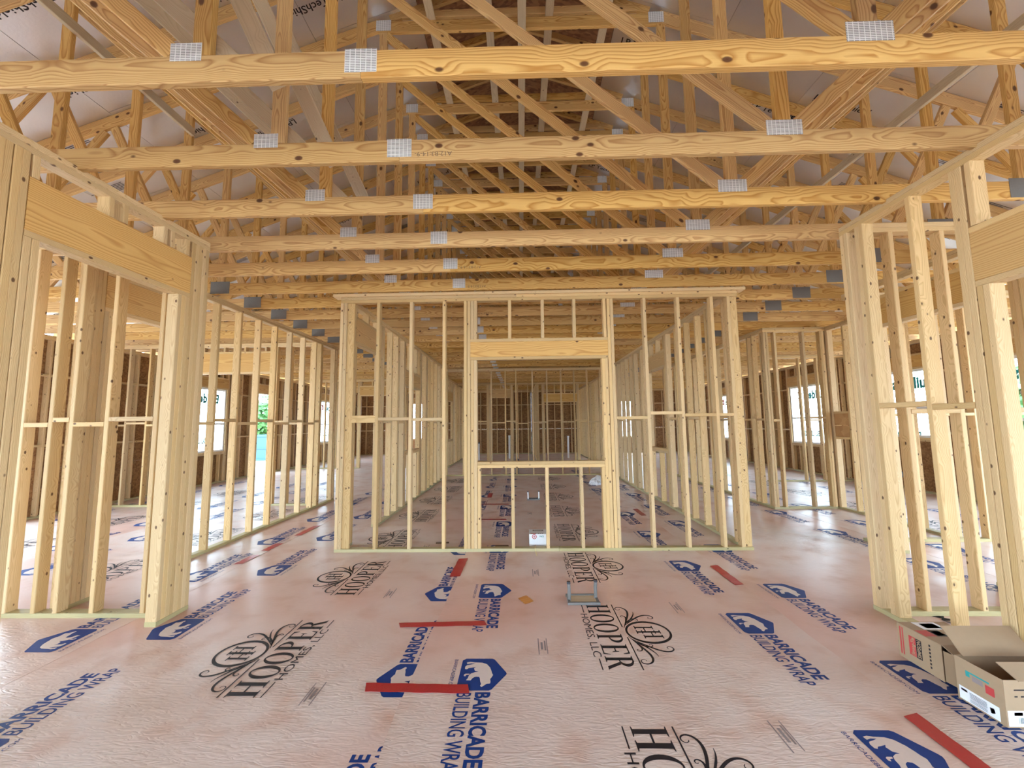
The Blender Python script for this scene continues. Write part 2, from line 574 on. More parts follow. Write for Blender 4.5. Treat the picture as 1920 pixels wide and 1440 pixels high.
def hooper_mesh():
    F = Flat()
    S = .158
    def R(x0, y0, x1, y1, ox):
        F.rect((ox + x0) * S - .44, y0 * S * 1.08 - .205, (ox + x1) * S - .44, y1 * S * 1.08 - .205)
    def PL(pts, ox):
        F.poly([[((ox + x) * S - .44, y * S * 1.08 - .205) for x, y in pts]])
    def bowl(ox, cy, rx, ry, ix, iy, x0):
        n = 14
        o = [(x0 + rx * math.sin(math.pi * k / n), cy + ry * math.cos(math.pi * k / n)) for k in range(n + 1)]
        i = [(x0 + ix * math.sin(math.pi * k / n), cy + iy * math.cos(math.pi * k / n)) for k in range(n, -1, -1)]
        PL(o + i, ox)
    def stem(x, ox, top=True):
        R(x, .04, x + .2, .96, ox)
        PL([(x - .11, 0), (x + .31, 0), (x + .31, .025), (x + .2, .05), (x, .05), (x - .11, .025)], ox)
        if top:
            PL([(x - .11, 1), (x - .11, .975), (x, .95), (x + .2, .95), (x + .31, .975), (x + .31, 1)], ox)
    o = 0
    stem(.11, o); stem(.66, o); R(.31, .47, .66, .53, o)
    for o in (1.06, 1.98):
        n = 30
        ou = [(.43 + .42 * math.cos(2 * math.pi * k / n), .5 + .53 * math.sin(2 * math.pi * k / n)) for k in range(n)]
        inn = [(.43 + .24 * math.cos(2 * math.pi * k / n), .5 + .475 * math.sin(2 * math.pi * k / n)) for k in range(n)]
        F.poly([[((o + x) * S - .44, y * S * 1.08 - .205) for x, y in ou], [((o + x) * S - .44, y * S * 1.08 - .205) for x, y in inn[::-1]]])
    o = 2.95
    stem(.11, o); bowl(o, .725, .42, .275, .24, .225, .31)
    o = 3.8
    stem(.11, o)
    PL([(.31, .95), (.62, .95), (.70, .76), (.74, .76), (.72, 1), (.31, 1)], o)
    R(.31, .475, .56, .525, o)
    PL([(.54, .38), (.57, .38), (.57, .62), (.54, .62), (.50, .5)], o)
    PL([(.31, 0), (.74, 0), (.79, .26), (.75, .26), (.65, .05), (.31, .05)], o)
    o = 4.68
    stem(.11, o); bowl(o, .735, .42, .265, .23, .215, .31)
    PL([(.40, .50), (.58, .50), (.88, .03), (.98, 0), (.70, 0)], o)
    # rules
    F.rect(-.44, -.004, -.07, .004)
    F.rect(.07, -.004, .45, .004)
    F.rect(-.44, -.246, -.30, -.239)
    F.rect(.33, -.246, .45, -.239)
    F.text('HOMES, LLC', -.28, -.272, .052, .59, 0, 0)
    # ring and monogram
    F.ring(0, .165, .158, .158, .132, .143, 0, ox=.0, oy=0)
    def mono(cx, cy):
        for x in (-.045, .018):
            F.rect(cx + x, cy - .062, cx + x + .020, cy + .062)
            F.rect(cx + x - .014, cy + .058, cx + x + .034, cy + .066)
            F.rect(cx + x - .014, cy - .066, cx + x + .034, cy - .058)
        F.rect(cx - .03, cy - .005, cx + .02, cy + .004)
    mono(-.028, .148); mono(.034, .184)
    # flourishes
    def curl(px, py, ang, length, k0, turn, w0):
        pts, ws = [], []
        n = 44
        x, y, th = px, py, ang
        for i in range(n + 1):
            q = i / n
            pts.append((x, y))
            ws.append(w0 * (.3 + 1.0 * math.sin(math.pi * min(1, q * 1.02)) ** 1.3) + .0012)
            th += (k0 + turn * 5 / length * q ** 4) * length / n
            x += math.cos(th) * length / n
            y += math.sin(th) * length / n
        return pts, ws
    for sgn in (1, -1):
        for (px, py, a, L, k0, k1, w0) in ((.06, .010, .36, .47, .2, -6.8, .011), (.10, .028, .28, .20, 1.0, -6.2, .008), (.09, .02, .72, .40, .3, 6.6, .011),
                                           (.09, .02, .45, .22, 2.0, 6.0, .008), (.13, .05, .62, .20, -.8, -.5, .008)):
            pts, ws = curl(px, py, a, L, k0, k1, w0)
            F.stroke([(sgn * x, y) for x, y in pts], ws if sgn > 0 else [-q for q in ws])
    return F.mesh('hooper_print', [M_BLACK])

def notice_mesh():
    F = Flat()
    F.rect(0, .05, .19, .056); F.rect(.03, .035, .15, .045); F.rect(.05, .012, .14, .026); F.rect(0, -.006, .2, .001)
    return F.mesh('notice_print', [M_GREYINK])

BAR, HOO, NOT = barricade_mesh(), hooper_mesh(), notice_mesh()
RZ = lambda a: Matrix.Rotation(a, 4, 'Z')
def put(name, me, x, y, a, dz=0.):
    link(name, me, floor, Matrix.Translation((x, y, ZP + dz)) @ RZ(a))
PB, PH = 1.212, 1.347
UP, DN = math.pi / 2, -math.pi / 2
# (base x, y of one shield's start, orientation): sheets right of the middle seam read towards the camera
LOW = -.0018
for bx, y0, a, k0, k1 in ((-.385, 2.735, DN, -1, 9), (1.55, 3.35, DN, -1, 9), (2.17, 3.93, DN, -2, 7), (4.0, 3.4, DN, 1, 7), (4.75, 3.9, DN, 1, 6), (6.6, 3.4, DN, 1, 7),
                          (-.585, 2.37, UP, -1, 8), (-2.46, 2.97, UP, -1, 8), (-3.14, 2.81, UP, -1, 7), (-5.0, 3.0, UP, 0, 7), (-5.7, 2.6, UP, 2, 7), (-7.4, 3.0, UP, 3, 8)):
    for k in range(k0, k1):
        put('printed_emblem', BAR, bx, y0 + PB * k, a, LOW if a == UP and bx > -3.1 or 1.98 < bx < 4.4 else 0)
for cx, y0, a, k0, k1 in ((.715, 3.065, DN, -1, 7), (-1.69, 2.80, UP, 0, 7), (-4.3, 4.3, UP, 0, 5), (-6.5, 5.2, UP, 0, 4), (5.8, 6.0, DN, 0, 5)):
    for k in range(k0, k1):
        put('printed_wordmark', HOO, cx, y0 + PH * k, a)
for cx, y0, a, k0, k1 in ((.10, 2.98, DN, -1, 4), (-1.15, 2.3, UP, 0, 4), (1.2, 2.2, DN, 0, 2)):
    for k in range(k0, k1):
        put('printed_notice', NOT, cx, y0 + PH * k, a)
F = Flat()
F.text('MARTIN', 0, 0, .085, .47, 0, .02)
put('printed_word', F.mesh('martin_print', [M_BLACK]), 3.07, 3.30, DN + .12, .002)

# ------------------------------------------------------------------ roof deck (foil faced panels)
XC, SLOPE, ZF, XF = .04, .36, 6.0, 1.56          # centre line, pitch, flat chord centre, flat half width
DK = .074                                         # top chord half depth, vertical
def deck_z(d):                                    # underside of the deck at distance d from the centre line
    return ZF + DK - SLOPE * (d - XF)
ceiling = empty('ceiling', (XC, 9, deck_z(0)), 'foil-faced silver roof panels laid over the trusses', 'ceiling', 'structure')
ang = math.atan(SLOPE)
PW, PLn = 1.212, 2.432
seg = PW * math.cos(ang)
F = Flat()
F.text('LP TechShield', 0, 0, .075, .66, 0, .012)
F.rect(0, -.02, .10, -.012)
LPM = F.mesh('deck_print', [M_BLACK])
F = Flat()
for q in range(6):
    F.rect(0, q * .022, .22 + .12 * ((q * 7) % 3), q * .022 + .008)
LPN = F.mesh('deck_notice', [M_BLACK])
for s in (-1, 1):
    Rt = Matrix.Rotation(-s * -ang if s > 0 else -ang, 4, 'Y')
    Rt = Matrix.Rotation(s * ang, 4, 'Y')
    for row in range(8):
        d0 = .01 + row * (seg + .004)
        d1 = d0 + seg
        dm = (d0 + d1) / 2
        offs = -(row % 2) * PLn / 2
        y = -6.8 + offs
        while y < 20.6:
            ya, yb = max(y, -6.8), min(y + PLn - .004, 20.6)
            if yb - ya > .1:
                M = Matrix.Translation((XC + s * dm, (ya + yb) / 2, deck_z(dm) + .008 / math.cos(ang))) @ Rt
                link('deck_panel', box_mesh(PW, yb - ya, .0127, M_DIMFOIL if row == 0 else M_FOIL), ceiling, M)
                if row >= 1 and -1 < y < 12 and yb - ya > 1.5:
                    for (fy, fd) in ((.22, .10), (.55, .38), (.86, .62)):
                        yy = ya + (yb - ya) * fy
                        dd = d0 + seg * fd
                        ux = V((s * math.cos(ang), 0, -math.sin(ang)))
                        uy = V((0, -s, 0))
                        Mt = Matrix((ux, uy, ux.cross(uy))).transposed().to_4x4()
                        Mt.translation = V((XC + s * dd, yy, deck_z(dd) - .0005))
                        link('deck_lettering', LPM if (row + int(y)) % 3 else LPN, ceiling, Mt)
            y += PLn
    L = 8.95 / math.cos(ang)
    M = Matrix.Translation((XC + s * 4.475, 6.9, deck_z(4.475) + .035)) @ Rt
    link('roofing_felt', box_mesh(L, 27.6, .01, M_DARK), ceiling, M)

# ------------------------------------------------------------------ trusses
TY0, TSP, NT = 1.7406 + .019, .6096, 31
def top_c(x):
    return ZF - SLOPE * (abs(x - XC) - XF)
XL, XR, XLL, XRR = -1.56, 1.62, -3.66, 3.77
ORD = ['nearest', 'second', 'third', 'fourth', 'fifth', 'sixth', 'seventh', 'eighth', 'ninth', 'tenth', 'eleventh', 'twelfth', 'thirteenth', 'fourteenth', 'fifteenth', 'sixteenth',
       'seventeenth', 'eighteenth', 'nineteenth', 'twentieth', 'twenty-first', 'twenty-second', 'twenty-third', 'twenty-fourth', 'twenty-fifth', 'twenty-sixth', 'twenty-seventh',
       'twenty-eighth', 'twenty-ninth', 'thirtieth', 'farthest']
F = Flat()
F.text('A12:B3:14-9-', 0, 0, .028, .23, 0, 0)
STAMP = F.mesh('truss_stamp', [M_BARK])
YD, ZD = V((0, 1, 0)), V((0, 0, 1))
def truss(n):
    y = TY0 + TSP * n
    if n == 0:
        lab = 'pine roof truss nearest the camera, its bottom chord spanning the whole top'
    elif n < 0:
        lab = 'added unseen pine roof truss overhead, %s behind the camera' % ORD[-n - 1]
    elif n == NT - 1:
        lab = 'pine roof truss farthest from the camera, by the back wall'
    else:
        lab = ORD[n] + ' pine roof truss counted from the camera'
    e = empty('roof_truss', (XC, y, H), lab, 'roof truss', None, 'pine roof trusses')
    def W(name, x0, z0, x1, z1, w=TW, dy=0., mat=M_TRUSS):
        return bar(e, name, (x0, y + dy, z0), (x1, y + dy, z1), w, TT, (z1 - z0 + 1e-6, 0, x0 - x1) if abs(x1 - x0) > 1e-6 else (1, 0, 0), mat)
    def plate(x, z, wd, ht, big=False):
        Mx = Matrix.Translation((x, y - .0205, z)) @ Matrix.Rotation(math.pi / 2, 4, 'X')
        link('nail_plate', box_mesh(wd, ht, .0016, M_STEEL if big else M_GALV), e, Mx)
    zc = H + .07
    bc = None
    for x0, x1 in ((-8.6, XLL), (XLL, -.725), (-.725, XRR), (XRR, 8.68)):
        b_ = bar(e, 'bottom_chord', (x0 + .001, y, zc), (x1 - .001, y, zc), .14, TT, ZD, M_TRUSS)
        if x0 == -.725:
            bc = b_
    # top chords
    W('top_chord', XC - XF, ZF, XC - 8.9, top_c(XC - 8.9), .14)
    W('top_chord', XC + XF, ZF, XC + 8.9, top_c(XC + 8.9), .14)
    W('flat_chord', XC - XF - .03, ZF - .035, XC + XF + .03, ZF - .035, .14)
    # piggyback cap
    W('cap_chord', XC - XF + .12, ZF + .115, XC + XF - .12, ZF + .115, .089)
    W('cap_rafter', XC - XF + .1, ZF + .07, XC, ZF + XF * SLOPE + .025, .089)
    W('cap_rafter', XC + XF - .1, ZF + .07, XC, ZF + XF * SLOPE + .025, .089)
    # webs
    zb, zt = H + .14, ZF - .105
    W('web', XL + .07, zb, XL + .07, zt)
    W('web', XR, zb, XR, zt)
    W('web', XL + .10, zt - .03, XR - .08, zb + .03)
    W('web', XLL, zb, XLL, top_c(XLL) - .07)
    W('web', XRR, zb, XRR, top_c(XRR) - .07)
    for sg, xb, xt in ((-1, XL, XLL), (1, XR, XRR)):
        W('web', xb + sg * .07, zb + .02, xt + sg * -.10, top_c(xt) - .20, .089)
        W('web', xb + sg * .12, zb + .0, xt + sg * -.02, top_c(xt) - .24, .089, .039)
        W('web', xt + sg * .07, zb + .02, xt + sg * .85, top_c(xt + sg * .85) - .09)
        W('web', xt + sg * .95, top_c(xt + sg * .95) - .09, xt + sg * 2.2, zb)
        W('web', xt + sg * 2.3, zb, xt + sg * 3.0, top_c(xt + sg * 3.0) - .09)
    plate(XL, H + .155, .15, .092)
    plate(-.725, H + .085, .15, .118)
    plate(XR, H + .155, .215, .098)
    plate(XLL, H + .085, .235, .15, True)
    plate(XRR, H + .085, .235, .15, True)
    plate(XC - XF + .03, ZF - .02, .17, .13)
    plate(XC + XF - .03, ZF - .02, .17, .13)
    if n in (1, 4, 5, 7):
        Ms = Matrix.Translation((-.40, y - .0197, H + .055)) @ Matrix.Rotation(math.pi / 2, 4, 'X') @ RZ(math.pi)
        o = link('chord_stamp', STAMP, bc, Matrix())
        o.matrix_basis = bc.matrix_basis.inverted() @ Matrix.Translation(-V(e['_w'])) @ Ms
    return e
for n in range(-4, NT):  # negative ones are unseen, added behind the camera to shade the nearest chord
    truss(n)

# longitudinal braces and purlins
def brace(name, p0, p1, w, t, wd, label, mat=M_GREY):
    x = (V(p1) - V(p0)).normalized()
    y = V(wd); y = (y - x * y.dot(x)).normalized()
    M = Matrix((x, y, x.cross(y))).transposed().to_4x4()
    M.translation = (V(p0) + V(p1)) / 2
    o = link(name, lumber_mesh((V(p1) - V(p0)).length, w, t, mat), None, M)
    tag(o, label, 'brace')
    return o
YE = TY0 + TSP * (NT - 1)
brace('roof_brace', (XLL + .066, TY0, 4.74), (XLL + .066, 4.17, 4.74), TW, TT, ZD, 'pale lateral brace running along the left truss webs, its end in view')
brace('roof_brace', (XRR - .066, TY0, 4.36), (XRR - .066, 12, 4.36), TW, TT, ZD, 'pale lateral brace running along the right truss webs')
brace('roof_brace', (XC + .03, TY0, ZF - .126), (XC + .03, YE, ZF - .126), TW, TT, (1, 0, 0), 'pale brace under the flat chords along the roof middle')
for x, lb in ((-.95, 'pale purlin over the flat chords, leftmost of four'), (-.30, 'pale purlin over the flat chords, second from left'),
              (.38, 'pale purlin over the flat chords, second from right'), (1.02, 'pale purlin over the flat chords, rightmost of four')):
    brace('roof_purlin', (x, TY0, ZF + .053), (x, YE, ZF + .053), TW, TT, (1, 0, 0), lb)
for n, lb in ((0, 'nearest'), (1, 'second nearest'), (2, 'third nearest')):
    y = TY0 + TSP * n + .0385
    brace('diagonal_brace', (-1.28, y, H + .06), (-2.75, y, H + 1.50), TW, TT, (1, 0, 1), lb + ' greyish sloping brace left of the truss middle')
    brace('diagonal_brace', (-1.17, y + .0385, H + .06), (-1.95, y + .0385, H + 1.75), TW, TT, (1, 0, 1), lb + ' greyish steep brace left of the truss middle')

# ------------------------------------------------------------------ framed walls
def jit(a=.003):
    return random.uniform(-a, a)

class Wall:
    def __init__(s, name, label, axis, a, b, c, h=H, nailer=False):
        """runs along axis 'x'/'y' from a to b; thickness from c to c+TW"""
        s.ax, s.a, s.b, s.c, s.h = axis, a, b, c, h
        mid = (a + b) / 2
        loc = (mid, c + TW / 2, 0) if axis == 'x' else (c + TW / 2, mid, 0)
        s.e = empty(name, loc, label, 'framed wall', 'structure')
        s.top = h - 2 * TT - (TT if nailer else 0)
        s.occ = []
        if nailer:
            s.along('nailer', a - .09, b + .09, h - TT / 2, .14, TT, M_STUD)
        z = s.top + TT / 2
        s.along('top_plate', a, b, z, TW, TT, M_STUD)
        L = b - a
        cut = a + L * random.uniform(.35, .65)
        for q0, q1 in (((a, cut), (cut, b)) if L > 2.5 else ((a, b),)):
            s.along('top_plate', q0 + .001, q1 - .001, z + TT, TW, TT, M_STUD)
    def pt(s, u, z, dv=0.):
        v = s.c + TW / 2 + dv
        return V((u, v, z)) if s.ax == 'x' else V((v, u, z))
    def thru(s):
        return V((0, 1, 0)) if s.ax == 'x' else V((1, 0, 0))
    def along(s, name, u0, u1, z, w, t, mat, dv=0., vertical=False):
        """board along the wall, flat (w through wall) or on edge (w vertical)"""
        return bar(s.e, name, s.pt(u0, z, dv), s.pt(u1, z, dv), w, t, ZD if vertical else s.thru(), mat)
    def stud(s, u, z0=TT, z1=None, name='stud', mat=None):
        """u: low edge along the wall"""
        z1 = s.top if z1 is None else z1
        p0 = s.pt(u + TT / 2 + jit(.0015), z0, jit(.0015))
        p1 = s.pt(u + TT / 2 + jit(.003), z1, jit(.0015))
        s.occ.append((u, u + TT, z0, z1))
        return bar(s.e, name, p0, p1, TW, TT, s.thru(), mat or M_STUD)
    def studs(s, us, **k):
        for u in us:
            s.stud(u, **k)
    def sole(s, *spans):
        for u0, u1 in spans:
            s.along('bottom_plate', u0, u1, TT / 2, TW, TT, M_TREAT)
    def header(s, u0, u1, z0, z1, flats=True, ply=True, mat=None):
        if ply:
            for dv in (-.0255, .0255):
                s.along('header', u0, u1, (z0 + z1) / 2, z1 - z0, TT - .001, mat or M_HEAD, dv, True)
        if flats:
            s.along('header_plate', u0, u1, z0 - TT / 2, TW, TT, M_STUD)
            s.along('header_plate', u0, u1, z1 + TT / 2, TW, TT, M_STUD)
    def block(s, u0, u1, z, tall=False):
        if tall:
            s.along('blocking', u0, u1, z, TW, TT, M_STUD, -.025, True)
        else:
            s.along('blocking', u0, u1, z, TW, TT, M_STUD)
    def blocks(s, z=1.55):
        full = sorted((o[0], o[1]) for o in s.occ if o[2] < z < o[3])
        k = 0
        for (a0, a1), (b0, b1) in zip(full, full[1:]):
            if .1 < b0 - a1 < .42:
                s.block(a1, b0, z + (.022 if k % 2 else -.018))
                k += 1
    def opening(s, lo, hi, head=2.54, hh=.286, sill=None, nt=1, nk=1, nt2=None, nk2=None, step=.4064):
        nt2 = nt if nt2 is None else nt2
        nk2 = nk if nk2 is None else nk2
        h0 = lo - nt * TT
        h1 = hi + nt2 * TT
        for k in range(nt):
            s.stud(lo - (k + 1) * TT, z1=head - 0.0, name='jack_stud')
        for k in range(nt2):
            s.stud(hi + k * TT, z1=head, name='jack_stud')
        for k in range(nk):
            s.stud(h0 - (k + 1) * TT, name='king_stud')
        for k in range(nk2):
            s.stud(h1 + k * TT, name='king_stud')
        s.header(h0, h1, head + TT, head + TT + hh)
        u = h0 + .01
        zt = head + 2 * TT + hh
        if s.top - zt > .03:
            while u < h1 - TT:
                s.stud(u, zt, s.top, 'cripple_stud')
                u += step
            s.stud(h1 - TT, zt, s.top, 'cripple_stud')
        if sill:
            s.along('sill', lo, hi, sill - TT / 2, TW, TT, M_STUD)
            s.along('sill', lo, hi, sill - TT * 1.5, TW, TT, M_STUD)
            u = lo
            while u < hi - TT - .1:
                s.stud(u, TT, sill - 2 * TT, 'cripple_stud')
                u += step
            s.stud(hi - TT, TT, sill - 2 * TT, 'cripple_stud')
        s.occ.append((h0, h1, 0, 0))
        s.skip = getattr(s, 'skip', []) + [(h0 - nk * TT, h1 + nk2 * TT)]
    def fill(s, u0=None, u1=None, step=.4064, first=0.):
        u0 = s.a if u0 is None else u0
        u1 = s.b if u1 is None else u1
        sk = getattr(s, 'skip', [])
        u = u0 + first
        last = None
        while u < u1 - TT - .02:
            if all(u + TT <= a + .004 or u >= b - .004 for a, b in sk):
                s.stud(u)
            u += step
        if all(u1 <= a + .004 or u1 - TT >= b - .004 for a, b in sk):
            s.stud(u1 - TT)

# --- the framed room in the middle: front wall
Y1 = 4.905
WF = Wall('wall_front', 'stud wall with a framed window opening, facing the camera in the middle', 'x', -2.212, 2.654, Y1, H + .012, True)
WF.sole((-2.212, .42), (.422, 2.654))
WF.stud(-2.212); WF.stud(-2.172, mat=M_STUD)
bar(WF.e, 'corner_stud', WF.pt(-2.092, TT), WF.pt(-2.092, WF.top), TW, TT, (1, 0, 0), M_STUD)
WF.studs((-1.7586, -1.352, -.9458))
WF.studs((-.682, -.642))
for u in (-.600, -.562):
    WF.stud(u, z1=2.255, name='jack_stud')
WF.studs((-.600, -.562), z0=2.515, name='cripple_stud')
for u in (.985, 1.025):
    WF.stud(u, z1=2.255, name='jack_stud')
WF.studs((1.066, 1.106))
WF.header(-.604, 1.066, 2.293, 2.478)
WF.along('sill', -.523, .985, .997 + .019, TW, TT, M_STUD)
WF.along('sill', -.523, .985, .997 - .019, TW, TT, M_STUD)
WF.studs((-.523, -.127, .2795, .686, .947), z1=.959, name='cripple_stud')
WF.studs((-.14, .262, .648), z0=2.516, name='cripple_stud')
WF.stud(1.02, z0=2.516, name='cripple_stud')
WF.studs((1.5075, 1.914, 2.32, 2.522))
bar(WF.e, 'corner_stud', WF.pt(2.609, TT), WF.pt(2.609, WF.top), TW, TT, (1, 0, 0), M_STUD)
WF.block(-2.048, -1.7586, 1.555, True)
for u0, u1, z in ((-1.72, -1.352, 1.555), (-1.314, -.9458, 1.545), (1.144, 1.5075, 1.535), (1.5455, 1.914, 1.588), (1.952, 2.32, 1.56), (2.358, 2.522, 1.56)):
    WF.block(u0, u1, z)

# side walls of the middle room
y0 = Y1 + TW + .001
YB = 11.86
WL = Wall('wall_left', 'left stud wall of the middle room with a door gap', 'y', y0, YB, -2.212)
WL.opening(5.22, 6.10, head=2.54, nk=2, nk2=2)
WL.opening(7.50, 8.55, head=2.20, hh=.24, sill=1.0, nk=2, nk2=2)
WL.fill(6.2, YB, .4064, .06)
WL.studs((6.26, 7.0, 9.2, 9.24, 9.9))
WL.sole((y0, 5.22), (6.10, YB))
WL.blocks()
WR = Wall('wall_right', 'right stud wall of the middle room with a pass-through gap', 'y', y0, YB, 2.565)
WR.opening(7.30, 8.25, head=2.46, hh=.24, sill=1.0, nk=2, nk2=2)
WR.fill(y0, YB, .4064, .12)
WR.studs((5.6, 8.7, 9.3, 9.34))
WR.sole((y0, YB))
WR.blocks()
WB = Wall('wall_back', 'open stud wall at the far end of the middle room', 'x', -2.212, 2.654, YB)
WB.sole((-2.212, 2.654))
WB.studs((-2.17, -1.69, -1.285, -.87, -.46, -.15, .33, .75, 1.16, 1.54, 1.92, 2.3, 2.61))
WB.blocks(1.53)

# --- foreground wall, left: opening under a deep header
AL = Wall('wall_foreground_left', 'left foreground stud wall with a deep header over an opening', 'y', 1.86, 3.45, -2.835, H + .02)
AL.sole((1.86, 2.2), (3.15, 3.45))
for k in range(5):
    AL.stud(3.262 + .0377 * k, name='king_stud')
for k in range(3):
    AL.stud(3.15 + .0373 * k, z1=2.555, name='jack_stud')
for k in range(4):
    AL.stud(1.965 + .0385 * k, name='king_stud')
AL.studs((2.122, 2.161), z1=2.555, name='jack_stud')
AL.header(2.121, 3.261, 2.593, 2.905, flats=False)
AL.along('header_plate', 2.121, 3.261, 2.574, TW, TT, M_STUD)
AL.studs((2.13, 2.56, 2.66, 2.98, 3.05, 3.20), z0=2.906, name='cripple_stud')
# lateral wall behind it
LL = Wall('wall_side_left', 'short stud wall crossing behind the left foreground opening', 'x', -6.2, -2.84, 3.292)
LL.sole((-6.2, -2.84))
LL.studs((-6.2, -5.7, -5.3, -4.9, -4.5, -4.13, -3.89, -3.715, -3.42, -3.012))
LL.blocks(1.535)
# hall wall, left
HL = Wall('wall_hall_left', 'left hall stud wall running back with a header over its doorway', 'y', 3.382, 8.25, -3.838)
HL.studs([3.384 + .0385 * k for k in range(4)], name='king_stud')
HL.studs((3.54, 3.578), z1=2.54, name='jack_stud')
HL.studs((4.60, 4.638), z1=2.54, name='jack_stud')
HL.studs((4.678, 4.92, 5.32, 5.735, 6.125, 6.535, 6.955, 7.35, 7.545, 7.585, 8.11, 8.21))
HL.header(3.54, 4.677, 2.578, 2.875)
HL.studs((3.7, 4.1, 4.5), z0=2.915, name='cripple_stud')
HL.sole((3.382, 3.62), (4.60, 8.25))
HL.blocks(1.545)

# --- foreground wall, right
AR = Wall('wall_foreground_right', 'right foreground stud wall ending in a doubled post beside the cardboard boxes', 'y', 1.2, 3.42, 2.745, H + .02)
AR.sole((1.2, 3.42))
AR.studs((3.382, 3.343))
AR.studs((3.19, 3.229))
AR.stud(2.79)
AR.studs((2.452, 2.491), name='king_stud')
AR.studs((2.374, 2.413), z1=2.265, name='jack_stud')
AR.header(1.25, 2.45, 2.303, 2.60)
AR.studs((2.40, 2.0, 1.6), z0=2.64, name='cripple_stud')
AR.block(3.19, 2.828, 1.585); AR.block(2.79, 2.53, 1.56)
LR = Wall('wall_side_right', 'stud wall crossing behind the right foreground post', 'x', 2.836, 4.18, 3.292)
LR.sole((2.836, 4.18))
LR.studs((3.04, 3.455, 3.86, 4.14))
LR.blocks(1.56)
HR = Wall('wall_hall_right', 'right hall stud wall with a doorway header behind the side wall', 'y', 3.384, 5.18, 4.185)
HR.studs([3.386 + .0385 * k for k in range(3)] + [3.62, 3.66, 3.70, 3.74], name='king_stud')
HR.studs((3.78, 3.82), z1=2.54, name='jack_stud')
HR.studs((4.76, 4.80), z1=2.54, name='jack_stud')
HR.studs((4.84, 5.14))
HR.header(3.78, 4.84, 2.578, 2.875)
HR.sole((3.384, 3.86), (4.76, 5.18))
CR = Wall('wall_closet_right', 'stud wall crossing the right side behind the hall doorway', 'x', 4.185, 8.1, 5.182)
CR.sole((4.185, 8.1))
CR.fill(4.185, 8.1, .4064, .2)
CR.studs((4.83, 5.15))
CR.blocks()
DR = Wall('wall_nook_side', 'short stud wall with a boxed panel at the right hall nook', 'y', 5.275, 7.19, 5.305)
DR.studs((5.28, 5.69, 6.09, 6.5, 6.72, 7.06, 7.10, 7.15))
DR.sole((5.275, 7.19))
for u0, u1, z in ((6.76, 7.06, 1.60), (6.76, 7.06, 1.18)):
    DR.block(u0, u1, z)
link('backing_board', box_mesh(.012, .30, .20, M_PLY), DR.e, Matrix.Translation((5.312, 6.91, 1.49)))
link('backing_board', box_mesh(.012, .30, .185, M_PLY), DR.e, Matrix.Translation((5.312, 6.91, 1.293)))
NR = Wall('wall_nook_front', 'stud wall facing the camera at the right hall nook', 'x', 4.235, 5.30, 7.10)
NR.sole((4.235, 5.30))
NR.studs((4.24, 4.28, 4.42, 4.905, 5.20, 5.24))
NR.blocks(1.50)
ER = Wall('wall_nook_back', 'stud wall running back from the right hall nook', 'y', 7.19, 12.2, 4.235)
ER.sole((7.19, 12.2))
ER.fill(7.2, 12.2, .4064, .0)
ER.studs((7.45,))
ER.blocks(1.52)
GR = Wall('wall_partition_right', 'low-lit stud partition in front of the right windows', 'x', 6.0, 8.1, 10.2)
GR.sole((6.0, 8.1))
GR.studs((6.9, 7.34, 7.8))
GR.blocks(1.5)
# left room cross wall with header
KL = Wall('wall_partition_left', 'stud partition with a wide header in the left room', 'x', -8.1, -3.84, 7.72)
KL.opening(-6.95, -4.80, head=2.50, hh=.36, nk=2, nk2=2)
KL.studs((-8.06, -7.62, -7.22, -4.45, -4.05, -3.88))
KL.sole((-8.1, -6.95), (-4.80, -3.84))
KL.blocks(1.55)
# rear partitions
RP = Wall('wall_partition_rear', 'stud partition beyond the middle room with three door gaps', 'x', -4.2, 4.3, 16.2)
RP.opening(-1.2, -.42, head=2.5, nk=2)
RP.opening(.95, 2.2, head=2.3, nk=2)
RP.fill(-4.2, 4.3)
RP.sole((-4.2, -1.2), (-.42, .95), (2.2, 4.3))
RP.blocks(1.5)
RQ = Wall('wall_partition_middle', 'stud wall running back to the rear wall beyond the middle room', 'y', 16.3, 20.2, .62)
RQ.fill(16.3, 20.2)
RQ.sole((16.3, 20.2))
RS = Wall('wall_rear_left', 'left stud wall of the room beyond the middle room', 'y', YB + .1, 20.2, -2.6)
RS.opening(13.9, 15.1, head=2.3, sill=.95, nk=2)
RS.fill(YB + .1, 20.2)
RS.sole((YB + .1, 20.2))
RT = Wall('wall_rear_right', 'right stud wall of the room beyond the middle room', 'y', YB + .1, 20.2, 2.75)
RT.opening(13.2, 14.4, head=2.3, sill=.95, nk=2)
RT.fill(YB + .1, 20.2)
RT.sole((YB + .1, 20.2))
SL = Wall('wall_passage_left', 'stud wall in the back left rooms', 'x', -8.1, -2.65, 14.2)
SL.opening(-5.6, -4.6, head=2.5, nk=2)
SL.fill(-8.1, -2.65)
SL.sole((-8.1, -5.6), (-4.6, -2.65))

